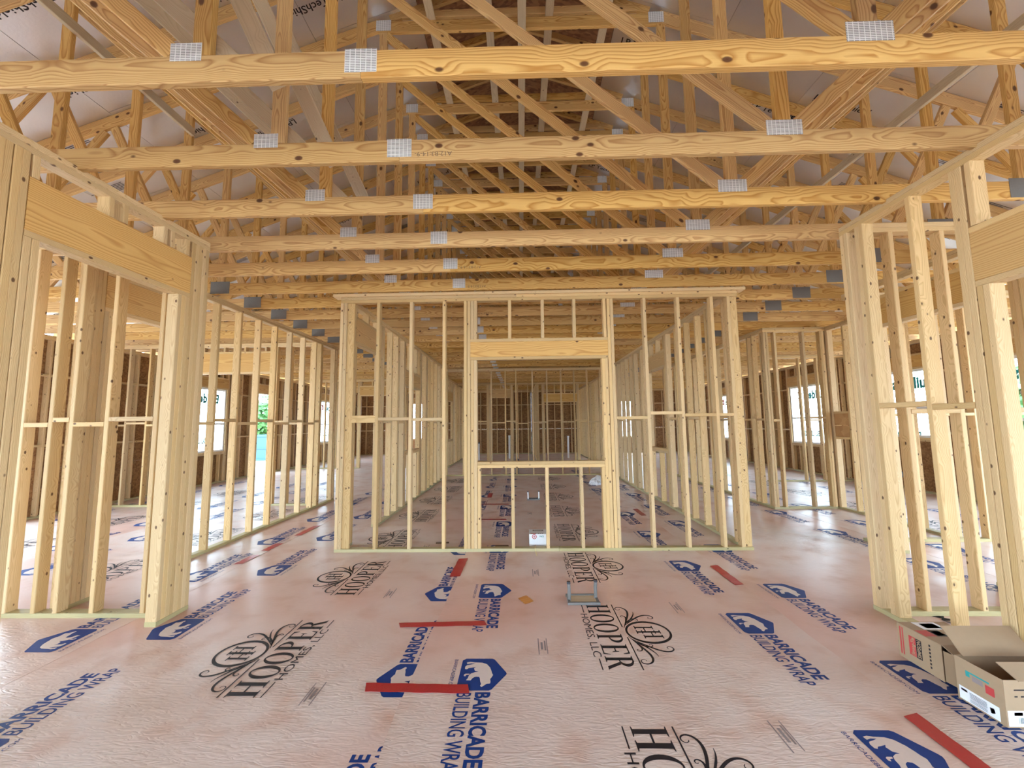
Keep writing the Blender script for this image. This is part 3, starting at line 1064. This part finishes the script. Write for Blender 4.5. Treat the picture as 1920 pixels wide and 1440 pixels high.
# --- sheathed outside walls
def outside(name, label, axis, a, b, c, out, holes):
    wl = Wall(name, label, axis, a, b, c)
    for lo, hi, sill, head in holes:
        wl.opening(lo, hi, head=head, hh=.24, sill=sill or None, nk=1)
    wl.fill(a, b)
    doors = sorted((lo, hi) for lo, hi, s, h in holes if not s)
    cur = a
    for lo, hi in doors:
        wl.sole((cur, lo)); cur = hi
    wl.sole((cur, b))
    for z in (1.20, 2.40):
        full = sorted((o[0], o[1]) for o in wl.occ if o[2] < z < o[3])
        for (a0, a1), (b0, b1) in zip(full, full[1:]):
            if .1 < b0 - a1 < .42:
                wl.block(a1, b0, z)
    us = {a, b} | {u for h in holes for u in h[:2]}
    k = a + 1.3
    while k < b:
        us.add(k); k += 2.44
    us = sorted(us)
    zs = sorted({0., 1.22, 2.44, H} | {z for h in holes for z in h[2:4] if z})
    th = .0115
    dv = (TW / 2 + th / 2 + .0005) * out
    for u0, u1 in zip(us, us[1:]):
        if u1 - u0 < .02:
            continue
        for z0, z1 in zip(zs, zs[1:]):
            um, zm = (u0 + u1) / 2, (z0 + z1) / 2
            if any(lo < um < hi and (s or 0) < zm < hd for lo, hi, s, hd in holes):
                continue
            p = wl.pt(um, zm, dv)
            sz = (u1 - u0 - .0005, th, z1 - z0 - .0005) if axis == 'x' else (th, u1 - u0 - .0005, z1 - z0 - .0005)
            link('sheathing_panel', box_mesh(*sz, M_OSB), wl.e, Matrix.Translation(p))
    return wl
HOLES_L = [(-4.5, -2.9, .8, 2.5), (-1.0, 1.6, .3, 2.5), (2.4, 6.3, 0, 2.54), (9.3, 11.1, .83, 2.5), (12.35, 13.25, 0, 2.5), (16.2, 17.9, .8, 2.5)]
HOLES_R = [(-4.5, -2.9, .8, 2.5), (-1.0, 1.6, .3, 2.5), (2.6, 5.0, 0, 2.54), (6.0, 7.4, .6, 2.5), (8.3, 9.45, 1.1, 2.5), (10.95, 12.5, .82, 2.47), (15.5, 17.0, .8, 2.5)]  # doorways nearest the camera are unseen, widened to bring daylight into the side rooms
outside('wall_outer_left', 'outer wall at the far left sheathed in brown strand board', 'y', -6.2, 20.3, -8.19, -1, HOLES_L)
outside('wall_outer_right', 'outer wall at the far right sheathed in brown strand board', 'y', -6.2, 20.3, 8.10, 1, HOLES_R)
BACKW = outside('wall_outer_back', 'outer wall at the far back sheathed in brown strand board', 'x', -8.10, 8.09, 20.21, 1, [(-5.5, -4.2, .8, 2.5), (4.6, 5.8, .8, 2.5)])

FRONTW = outside('wall_unseen_front', 'added unseen front wall behind the camera, three wide gaps letting daylight in', 'x', -8.10, 8.09, -6.2, -1, [(-6.9, -4.2, 0, 2.54), (-2.2, 2.2, 0, 2.54), (4.2, 6.9, 0, 2.54)])  # unseen wall added to hold back and even out light from behind

def gable(wl_parent, y, th):
    z0 = H + .004
    hw = XF + (ZF + DK - z0) / SLOPE - .02
    zr = deck_z(0) - .012
    rows = [z0, 4.3, 5.5, zr]
    for a, b in zip(rows, rows[1:]):
        wa = (zr - a) / SLOPE
        wb = (zr - b) / SLOPE
        for s_ in (-1, 1):
            pr = [(0, a), (s_ * wa, a), (s_ * wb, b), (0, b)]
            if b == zr:
                pr = pr[:3]
            n = len(pr)
            vs = [(XC + x + s_ * .001, y, z) for x, z in pr] + [(XC + x + s_ * .001, y + th, z) for x, z in pr]
            fs = [tuple(range(n)), tuple(range(2 * n - 1, n - 1, -1))] + [(i, i + n, (i + 1) % n + n, (i + 1) % n) for i in range(n)]
            link('gable_panel', mesh_from('gable', vs, fs, M_OSB), wl_parent, Matrix())
gable(BACKW.e, 20.305, .012)
gable(FRONTW.e, -6.215, .012)

# windows with printed film lettering
F = Flat()
F.text('Builders', -.66, 0, .22, .90, 0, .05)
F.poly([[(.30, .0), (.50, .0), (.40, .09), (.50, .22), (.30, .22)]], 1)
F.text('FirstSource', -.62, -.17, .07, .62, 2)
F.text('BUILDERS', -.30, -1.05, .14, .6, 0, .05)
FILM = F.mesh('film_print', [M_TEALINK, M_REDINK, M_GREYINK])
wn = 0
for side, holes, x in ((-1, HOLES_L, -8.16), (1, HOLES_R, 8.17)):
    for lo, hi, sill, head in holes:
        if not sill or hi < 3:
            continue
        wn += 1
        ym = (lo + hi) / 2
        rank = [h for h in holes if h[2] and h[1] > 3]
        word = (['nearest', 'farther'] if side < 0 else ['nearest', 'second nearest', 'third nearest', 'farthest'])[rank.index((lo, hi, sill, head))]
        e = empty('window_%d' % wn, (x, ym, sill), '%s bright window with printed film in the far %s outer wall' % (word, 'left' if side < 0 else 'right'), 'window', 'structure')
        for y in (lo + .025, hi - .025):
            bar(e, 'window_frame', (x, y, sill + .002), (x, y, head - .002), .07, .045, (1, 0, 0), M_VINYL)
        for z in (sill + .025, (sill + head) / 2 - .1, head - .025):
            bar(e, 'window_frame', (x, lo + .05, z), (x, hi - .05, z), .06, .05, (1, 0, 0), M_VINYL)
        link('pane', box_mesh(.006, hi - lo - .1, head - sill - .1, M_GLASS), e, Matrix.Translation((x, ym, (sill + head) / 2)))
        # lettering reads from outside, so it is mirrored indoors
        ux = V((0, side * 1., 0)); uz = V((0, 0, 1)); nn = ux.cross(uz)
        Mt = Matrix((ux, uz, nn)).transposed().to_4x4()
        Mt.translation = V((x - side * .006, ym, head - .38))
        link('film_lettering', FILM, e, Mt)

# ------------------------------------------------------------------ things on the floor
def tape(x0, y0, x1, y1, wd, label, mat=M_RED, z=.0062):
    a, b = V((x0, y0, 0)), V((x1, y1, 0))
    d = (b - a).normalized(); nrm = V((-d.y, d.x, 0))
    L = (b - a).length
    n = 12
    vs, fs = [], []
    for k in range(n + 1):
        q = k / n
        for s_ in (-.5, .5):
            rag = (.012 * math.sin(9 * s_ + k) if k in (0, n) else 0)
            u = -L / 2 + L * q + rag
            vs.append((u, s_ * wd + .002 * math.sin(k * 1.7), .0006 + .0012 * abs(math.sin(k * 2.3 + x0 * 9))))
    for k in range(n):
        fs.append((2 * k, 2 * k + 2, 2 * k + 3, 2 * k + 1))
    m = len(vs)
    vs += [(v[0], v[1], 0) for v in vs]
    edge = [2 * k for k in range(n + 1)] + [2 * k + 1 for k in range(n, -1, -1)]
    for i, j in zip(edge, edge[1:] + edge[:1]):
        fs.append((i, i + m, j + m, j))
    o = link('tape_strip', mesh_from('tape', vs, fs, mat), None, Matrix.Translation(((a + b) / 2) + V((0, 0, z))) @ RZ(math.atan2(d.y, d.x)))
    tag(o, label, 'tape')
    return o
tape(-.92, 3.165, -.285, 3.195, .065, 'red tape strip across the middle seam, the farther of two cross strips')
tape(-.90, 2.45, -.315, 2.435, .075, 'red tape strip across the middle seam nearest the camera')
tape(-.655, 4.66, -.665, 4.13, .10, 'red tape strip along the middle seam in front of the stud wall')
tape(-.65, 5.95, -.66, 5.55, .09, 'red tape strip along the middle seam behind the left jack studs')
tape(-.85, 6.52, -.25, 6.50, .06, 'red cross strip on the seam inside the middle room, nearer one')
tape(-.85, 7.72, -.25, 7.70, .06, 'red cross strip on the seam inside the middle room, farther one')
tape(-.66, 8.9, -.66, 8.4, .09, 'red tape strip along the seam deep inside the middle room')
tape(1.96, 4.40, 1.955, 3.90, .085, 'red tape strip along the right seam in front of the stud wall')
tape(1.93, 2.24, 1.93, 1.60, .085, 'red tape strip along the right seam at the bottom picture edge')
tape(1.93, 7.2, 1.93, 6.7, .085, 'red tape strip inside the middle room near its right wall')
tape(-3.08, 5.28, -3.08, 4.98, .085, 'red tape strip on the left seam, middle of three in the hall')
tape(-3.08, 4.82, -3.08, 4.52, .085, 'red tape strip on the left seam, nearest of three in the hall')
tape(-3.05, 6.18, -3.05, 5.65, .085, 'red tape strip on the left seam, farthest of three in the hall')
o = tape(-.01, 3.655, .05, 3.54, .09, 'small amber tape square on the floor right of the blue emblem', M_ORANGE)

def tube_mesh(name, pts, r, mat, n=10, cap=True):
    vs, fs = [], []
    P = [V(p) for p in pts]
    for k, p in enumerate(P):
        d = (P[min(k + 1, len(P) - 1)] - P[max(k - 1, 0)]).normalized()
        a = d.cross(V((0, 0, 1)) if abs(d.z) < .9 else V((1, 0, 0))).normalized()
        b = d.cross(a)
        for i in range(n):
            t = 2 * math.pi * i / n
            vs.append(p + (a * math.cos(t) + b * math.sin(t)) * r)
    for k in range(len(P) - 1):
        for i in range(n):
            fs.append((k * n + i, k * n + (i + 1) % n, (k + 1) * n + (i + 1) % n, (k + 1) * n + i))
    if cap:
        fs.append(tuple(range(n)))
        fs.append(tuple(range((len(P) - 1) * n + n - 1, (len(P) - 1) * n - 1, -1)))
    return mesh_from(name, vs, fs, mat, False)

def floor_box(x, y, w, d, label, dark=False):
    e = empty('floor_box', (x, y, .004), label, 'floor box')
    T = Matrix.Translation
    link('rim', box_mesh(w + .03, .02, .02, M_STEEL), e, T((x, y - d / 2, .014)))
    link('rim', box_mesh(w + .03, .02, .02, M_STEEL), e, T((x, y + d / 2, .014)))
    link('rim', box_mesh(.02, d - .02, .02, M_STEEL), e, T((x - w / 2, y, .014)))
    link('rim', box_mesh(.02, d - .02, .02, M_STEEL), e, T((x + w / 2, y, .014)))
    link('lid', box_mesh(w - .02, d - .02, .008, M_GREY if not dark else M_DARK), e, T((x, y, .012)))
    for sx in (-1, 1):
        px = x + sx * (w / 2 - .005)
        c = link('conduit', tube_mesh('conduit', [(0, 0, 0), (0, 0, .10), (.003 * sx, 0, .14)], .014, M_STEEL if not dark else M_PVC), e, T((px, y + .02 * sx, .006)))
        k = link('conduit_cap', tube_mesh('cap', [(0, 0, 0), (0, 0, .018)], .016, M_DARK), c, T((px, y + .02 * sx, .146)))
        k.matrix_basis = T((.003 * sx, 0, .14))
    return e
floor_box(.495, 3.585, .235, .16, 'steel floor box with two conduit stubs in front of the stud wall')
floor_box(.225, 8.16, .22, .16, 'dark floor box with two stubs inside the middle room', True)

def carton(name, label, x0, y0, x1, y1, h, lid):
    cx, cy = (x0 + x1) / 2, (y0 + y1) / 2
    return empty(name, (cx, cy, 0), label, 'box'), cx, cy
# small white box behind the front wall's bottom plate
e, cx, cy = carton('white_box', 'small white box with red mark behind the bottom plate', .085, 5.08, .29, 5.30, .14, True)
T = Matrix.Translation
W2, D2, H2 = .205, .22, .145
for (sx, sy, sz, px, py, pz) in ((W2, .004, H2, 0, -D2 / 2, H2 / 2), (W2, .004, H2, 0, D2 / 2, H2 / 2), (.004, D2, H2, -W2 / 2, 0, H2 / 2), (.004, D2, H2, W2 / 2, 0, H2 / 2)):
    link('side_panel', box_mesh(sx, sy, sz, M_WHITE), e, T((cx + px, cy + py, pz + .005)))
link('lid', box_mesh(W2 + .008, D2 + .008, .004, M_WHITE), e, T((cx, cy, H2 + .007)))
link('lid_rim', box_mesh(W2 + .009, .003, .055, M_WHITE), e, T((cx, cy - D2 / 2 - .005, H2 - .02)))
F = Flat()
F.rect(-.09, -.10, -.02, -.065, 1); F.text('FIT', .0, -.10, .032, .07, 0, .03); F.rect(-.06, .03, .07, .08, 2); F.rect(-.045, .04, .055, .07, 3)
link('box_print', F.mesh('box_print', [M_BLACK, M_REDINK, M_GREYINK, M_WHITE]), e, T((cx, cy, H2 + .0095)))
F = Flat()
F.ring(-.045, -.0, .028, .028, .02, .02, 0); F.ring(-.045, 0, .012, .012, .004, .004, 0); F.text('N2', .02, -.006, .018, .05, 1, .02)
link('box_print', F.mesh('box_print', [M_REDINK, M_TEALINK]), e, T((cx, cy - D2 / 2 - .0072, H2 - .02)) @ Matrix.Rotation(math.pi / 2, 4, 'X'))
# twine
o = link('twine', tube_mesh('twine', [(0, .06, .045), (-.01, .0, .043), (-.012, -.035, .042), (-.006, -.055, .012), (.0, -.12, .008), (.004, -.20, .008)], .004, M_TWINE, 6), None, T((.155, 4.93, 0)))
tag(o, 'short pale yellow twine hanging over the bottom plate by the white box', 'twine')

# cardboard cartons by the right wall
def panel(e, name, c, ux, uy, sx, sy, mat=M_CARD, th=.004):
    ux = V(ux).normalized(); uy = V(uy); uy = (uy - ux * uy.dot(ux)).normalized()
    M = Matrix((ux, uy, ux.cross(uy))).transposed().to_4x4()
    M.translation = V(c)
    return link(name, box_mesh(sx, sy, th, mat), e, M)
def cprint(e, me, o, ux, uy):
    ux = V(ux).normalized(); uy = V(uy).normalized()
    M = Matrix((ux, uy, ux.cross(uy))).transposed().to_4x4()
    M.translation = V(o)
    return link('carton_print', me, e, M)
ax0, ax1, ay0, ay1, ah = 2.365, 2.655, 2.50, 2.775, .195
e = empty('carton', ((ax0 + ax1) / 2, (ay0 + ay1) / 2, 0), 'brown carton on its side with a red and black label, open at its near end', 'box')
zc = ah / 2 + .005
panel(e, 'side_panel', (ax0, (ay0 + ay1) / 2, zc), (0, 1, 0), (0, 0, 1), ay1 - ay0, ah)
panel(e, 'side_panel', (ax1, (ay0 + ay1) / 2, zc), (0, 1, 0), (0, 0, 1), ay1 - ay0, ah)
panel(e, 'side_panel', ((ax0 + ax1) / 2, ay1, zc), (1, 0, 0), (0, 0, 1), ax1 - ax0, ah)
panel(e, 'top_panel', ((ax0 + ax1) / 2, (ay0 + ay1) / 2, ah + .006), (1, 0, 0), (0, 1, 0), ax1 - ax0, ay1 - ay0)
panel(e, 'bottom_panel', ((ax0 + ax1) / 2, (ay0 + ay1) / 2, .008), (1, 0, 0), (0, 1, 0), ax1 - ax0 - .01, ay1 - ay0 - .01, M_CARDIN)
panel(e, 'flap', (ax0 + .012, ay0 - .05, zc - .01), (.15, -1, 0), (0, 0, 1), .095, ah - .03, M_CARDIN)
panel(e, 'flap', ((ax0 + ax1) / 2, ay0 - .045, ah - .012), (1, 0, 0), (0, -1, -.4), ax1 - ax0 - .01, .10)
F = Flat()
F.rect(-.065, -.055, -.022, .055, 0); F.rect(-.02, -.055, .015, .055, 1)
for q in range(7):
    F.rect(.06, -.07 + q * .02, .07, -.058 + q * .02, 1)
F.rect(-.125, -.08, -.115, .08, 0); F.rect(-.108, -.08, -.10, .08, 0)
def vtext(Fl, body, x, y, h, L, mi):
    vs, fs = text_geo(body, .03, 0)
    mx = max(v[0] for v in vs); mn = min(v[0] for v in vs)
    b = len(Fl.v)
    Fl.v += [(x - v[1] * h / .69, y + (v[0] - mn) * L / (mx - mn), .0004) for v in vs]
    Fl.f += [tuple(b + i for i in f) for f in fs]; Fl.mi += [mi] * len(fs)
vtext(F, 'SIMPSON', .009, -.05, .022, .10, 2)
vtext(F, 'Strong-Tie', -.03, -.05, .022, .10, 2)
cprint(e, F.mesh('carton_label', [M_REDINK, M_BLACK, M_CARD]), (ax0 - .0028, 2.635, zc + .005), (0, -1, 0), (0, 0, 1))
F = Flat()
F.rect(-.12, -.035, -.05, .035, 0); F.rect(-.048, -.035, .015, .035, 1); F.rect(-.04, -.028, .008, .028, 3); F.rect(-.05, .045, .09, .135, 2); F.rect(-.02, .06, .07, .12, 4)
cprint(e, F.mesh('carton_label', [M_REDINK, M_BLACK, M_WHITE, M_CARD, M_GREYINK]), ((ax0 + ax1) / 2 - .02, 2.63, ah + .0088), (1, 0, 0), (0, 1, 0))
# open carton
bx0, bx1, by0, by1, bh = 2.31, 2.72, 2.155, 2.375, .215
e = empty('carton', ((bx0 + bx1) / 2, (by0 + by1) / 2, 0), 'open brown carton with white stickers nearest the right picture edge', 'box')
zc = bh / 2 + .005
panel(e, 'side_panel', (bx0, (by0 + by1) / 2, zc), (0, 1, 0), (0, 0, 1), by1 - by0, bh)
panel(e, 'side_panel', (bx1, (by0 + by1) / 2, zc), (0, 1, 0), (0, 0, 1), by1 - by0, bh)
panel(e, 'side_panel', ((bx0 + bx1) / 2, by0, zc), (1, 0, 0), (0, 0, 1), bx1 - bx0, bh)
panel(e, 'side_panel', ((bx0 + bx1) / 2, by1, zc), (1, 0, 0), (0, 0, 1), bx1 - bx0, bh, M_CARDIN)
panel(e, 'bottom_panel', ((bx0 + bx1) / 2, (by0 + by1) / 2, .009), (1, 0, 0), (0, 1, 0), bx1 - bx0 - .01, by1 - by0 - .01, M_CARDIN)
panel(e, 'flap', ((bx0 + bx1) / 2 + .02, by1 + .045, bh + .052), (1, 0, 0), (0, .9, .9), bx1 - bx0 - .03, .15, M_CARDIN)
panel(e, 'flap', ((bx0 + bx1) / 2 + .03, by0 + .04, bh + .02), (1, 0, 0), (0, .85, .35), bx1 - bx0 - .08, .10)
F = Flat()
F.rect(-.10, -.10, .085, -.035, 0)
for q in range(7):
    F.rect(-.05, -.05 - q * .007, .03, -.047 - q * .007, 1)
F.rect(-.09, -.055, -.06, -.045, 2); F.poly([[(.045, -.085), (.065, -.075), (.06, -.055), (.04, -.06)]], 2)
F.rect(-.06, .05, .05, .058, 1); F.rect(-.03, .02, .02, .045, 3); F.rect(.03, .0, .07, .04, 2); F.rect(-.06, .03, -.04, .05, 1)
cprint(e, F.mesh('carton_sticker', [M_WHITE, M_TEALINK, M_REDINK, M_GREYINK]), (bx0 - .0026, 2.265, zc), (0, -1, 0), (0, 0, 1))
F = Flat()
F.rect(-.20, -.10, .16, -.03, 0); F.rect(-.17, -.052, -.13, -.038, 2); F.text('N2', -.10, -.055, .02, .04, 3, .02)
for q in range(22):
    F.rect(-.15 + q * .0065, -.088, -.1475 + q * .0065 + (.002 if q % 3 else 0), -.062, 1)
for q in range(9):
    F.rect(-.16 + q * .03, .03, -.145 + q * .03, .036, 3)
F.rect(-.16, .06, -.08, .066, 3); F.rect(-.05, .06, .03, .066, 3)
cprint(e, F.mesh('carton_sticker', [M_WHITE, M_TEALINK, M_REDINK, M_BLACK]), (bx0 + .205, by0 - .0026, zc), (1, 0, 0), (0, 0, 1))

# white plastic bag
bm = bmesh.new()
bmesh.ops.create_icosphere(bm, subdivisions=4, radius=1)
for v in bm.verts:
    p = v.co.copy()
    n = noise.noise(p * 2.6) * .28 + noise.noise(p * 6) * .12
    r = 1 + n
    h = max(0, p.z)
    taper = 1 - .72 * h ** 1.2
    v.co = V((p.x * .20 * r * taper + .02, p.y * .17 * r * taper, max(0, (p.z + .25) * .17 * (1 + .5 * n))))
me = bpy.data.meshes.new('bag'); bm.to_mesh(me); bm.free()
me.materials.append(M_PLASTIC)
o = link('plastic_bag', me, None, T((1.81, 10.03, .006)))
tag(o, 'crumpled white plastic bag on the floor by the right jack studs', 'bag')

# wood offcut scraps in the middle room
for x, y, a, lb in ((-1.0, 5.25, .1, 'dark wood offcut on the floor behind the left studs'), (-.25, 5.1, .02, 'thin dark offcut on the floor left of the white box')):
    o = link('wood_offcut', lumber_mesh(.16, .035, .012, M_BARK), None, T((x, y, .011)) @ RZ(a)); tag(o, lb, 'offcut')

# drain and vent stubs
def stub(name, x, y, h, r, mat, label, capm=None):
    e = empty(name, (x, y, 0), label, 'pipe')
    link('pipe', tube_mesh('pipe', [(0, 0, 0), (0, 0, h)], r, mat, 14), e, T((x, y, .004)))
    link('pipe_cap', tube_mesh('cap', [(0, 0, 0), (0, 0, .05)], r * 1.18, capm or mat, 14), e, T((x, y, h - .02)))
    return e
stub('drain_stub', -.50, 17.6, .95, .04, M_PVC, 'white pipe stub beyond the middle room, left one')
stub('drain_stub', 2.0, 17.6, .9, .04, M_PVC, 'white pipe stub beyond the middle room, right one')
stub('drain_stub', -.12, 12.1, .42, .045, M_STEEL, 'grey capped pipe stub behind the middle room back wall', M_DARK)
stub('drain_stub', -1.75, 16.9, .7, .05, M_PVC, 'short white pipe at the far left beyond the back wall', M_DARK)
e = empty('drain_stack', (6.05, 6.85, 0), 'white drain pipe with black fittings seen between the right studs', 'pipe')
link('pipe', tube_mesh('pipe', [(0, 0, 0), (0, 0, .52)], .05, M_PVC, 14), e, T((6.05, 6.85, .004)))
link('fitting', tube_mesh('fit', [(0, 0, 0), (0, 0, .12)], .062, M_DARK, 14), e, T((6.05, 6.85, .33)))
link('fitting', tube_mesh('fit', [(-.08, 0, 0), (.09, 0, .05)], .055, M_DARK, 14), e, T((6.05, 6.85, .55)))
link('fitting', tube_mesh('fit', [(0, 0, 0), (0, 0, .08)], .062, M_DARK, 14), e, T((6.05, 6.85, .06)))

# ------------------------------------------------------------------ outdoors
e = empty('dumpster', (-13.6, 22.5, -.27), 'teal steel dumpster standing outside the left doorway', 'dumpster')
for (sx, sy, sz, px, py, pz) in ((2.0, .06, 1.25, 0, -1.7, .65), (2.0, .06, 1.25, 0, 1.7, .65), (.06, 3.34, 1.25, -1, 0, .65), (.06, 3.34, 1.25, 1, 0, .65)):
    link('side_wall', box_mesh(sx, sy, sz, M_TEAL, .01), e, T((-13.6 + px, 22.5 + py, -.27 + pz)))
for px, py, sx, sy in ((0, -1.75, 2.1, .08), (0, 1.75, 2.1, .08), (-1.05, 0, .08, 3.4), (1.05, 0, .08, 3.4)):
    for z in (1.26, .65, .06):
        link('rail', box_mesh(sx, sy, .08, M_TEAL, .01), e, T((-13.6 + px, 22.5 + py, -.27 + z)))
def bush(x, y, h, r, label, seed):
    rnd = random.Random(seed)
    e = empty('tree', (x, y, -.27), label, 'tree')
    link('trunk', tube_mesh('trunk', [(0, 0, 0), (.05, 0, h * .4), (0, .05, h * .75)], .09, M_BARK, 8), e, T((x, y, -.27)))
    vs, fs = [], []
    for k in range(1500):
        d = V((rnd.gauss(0, 1), rnd.gauss(0, 1), rnd.gauss(0, 1))).normalized()
        rr = r * (.55 + .5 * rnd.random()) * (1 + .25 * noise.noise(d * 2.2 + V((seed, 0, 0))))
        c = V((d.x * rr, d.y * rr, h * .58 + d.z * h * .46 * rr / r))
        a = V((rnd.gauss(0, 1), rnd.gauss(0, 1), rnd.gauss(0, .6))).normalized()
        b = a.cross(d).normalized()
        s_ = .14 + .12 * rnd.random()
        n = len(vs)
        vs += [c - a * s_, c + b * s_ * .5, c + a * s_, c - b * s_ * .5]
        fs.append((n, n + 1, n + 2, n + 3))
    o = link('foliage', mesh_from('foliage', vs, fs, M_LEAF), e, T((x, y, -.27)))
    o['kind'] = 'stuff'
    return e
bush(-17.6, 27.8, 4.0, 1.7, 'leafy green tree behind the teal dumpster outside', 1)
bush(-13.0, 33, 4.2, 2.2, 'leafy green tree far outside beyond the left rear windows', 2)
bush(17.5, 14.5, 3.6, 1.8, 'leafy green tree outside the right windows', 3)

for o in bpy.data.objects:
    for k in ('_w', '_rot'):
        if k in o:
            del o[k]
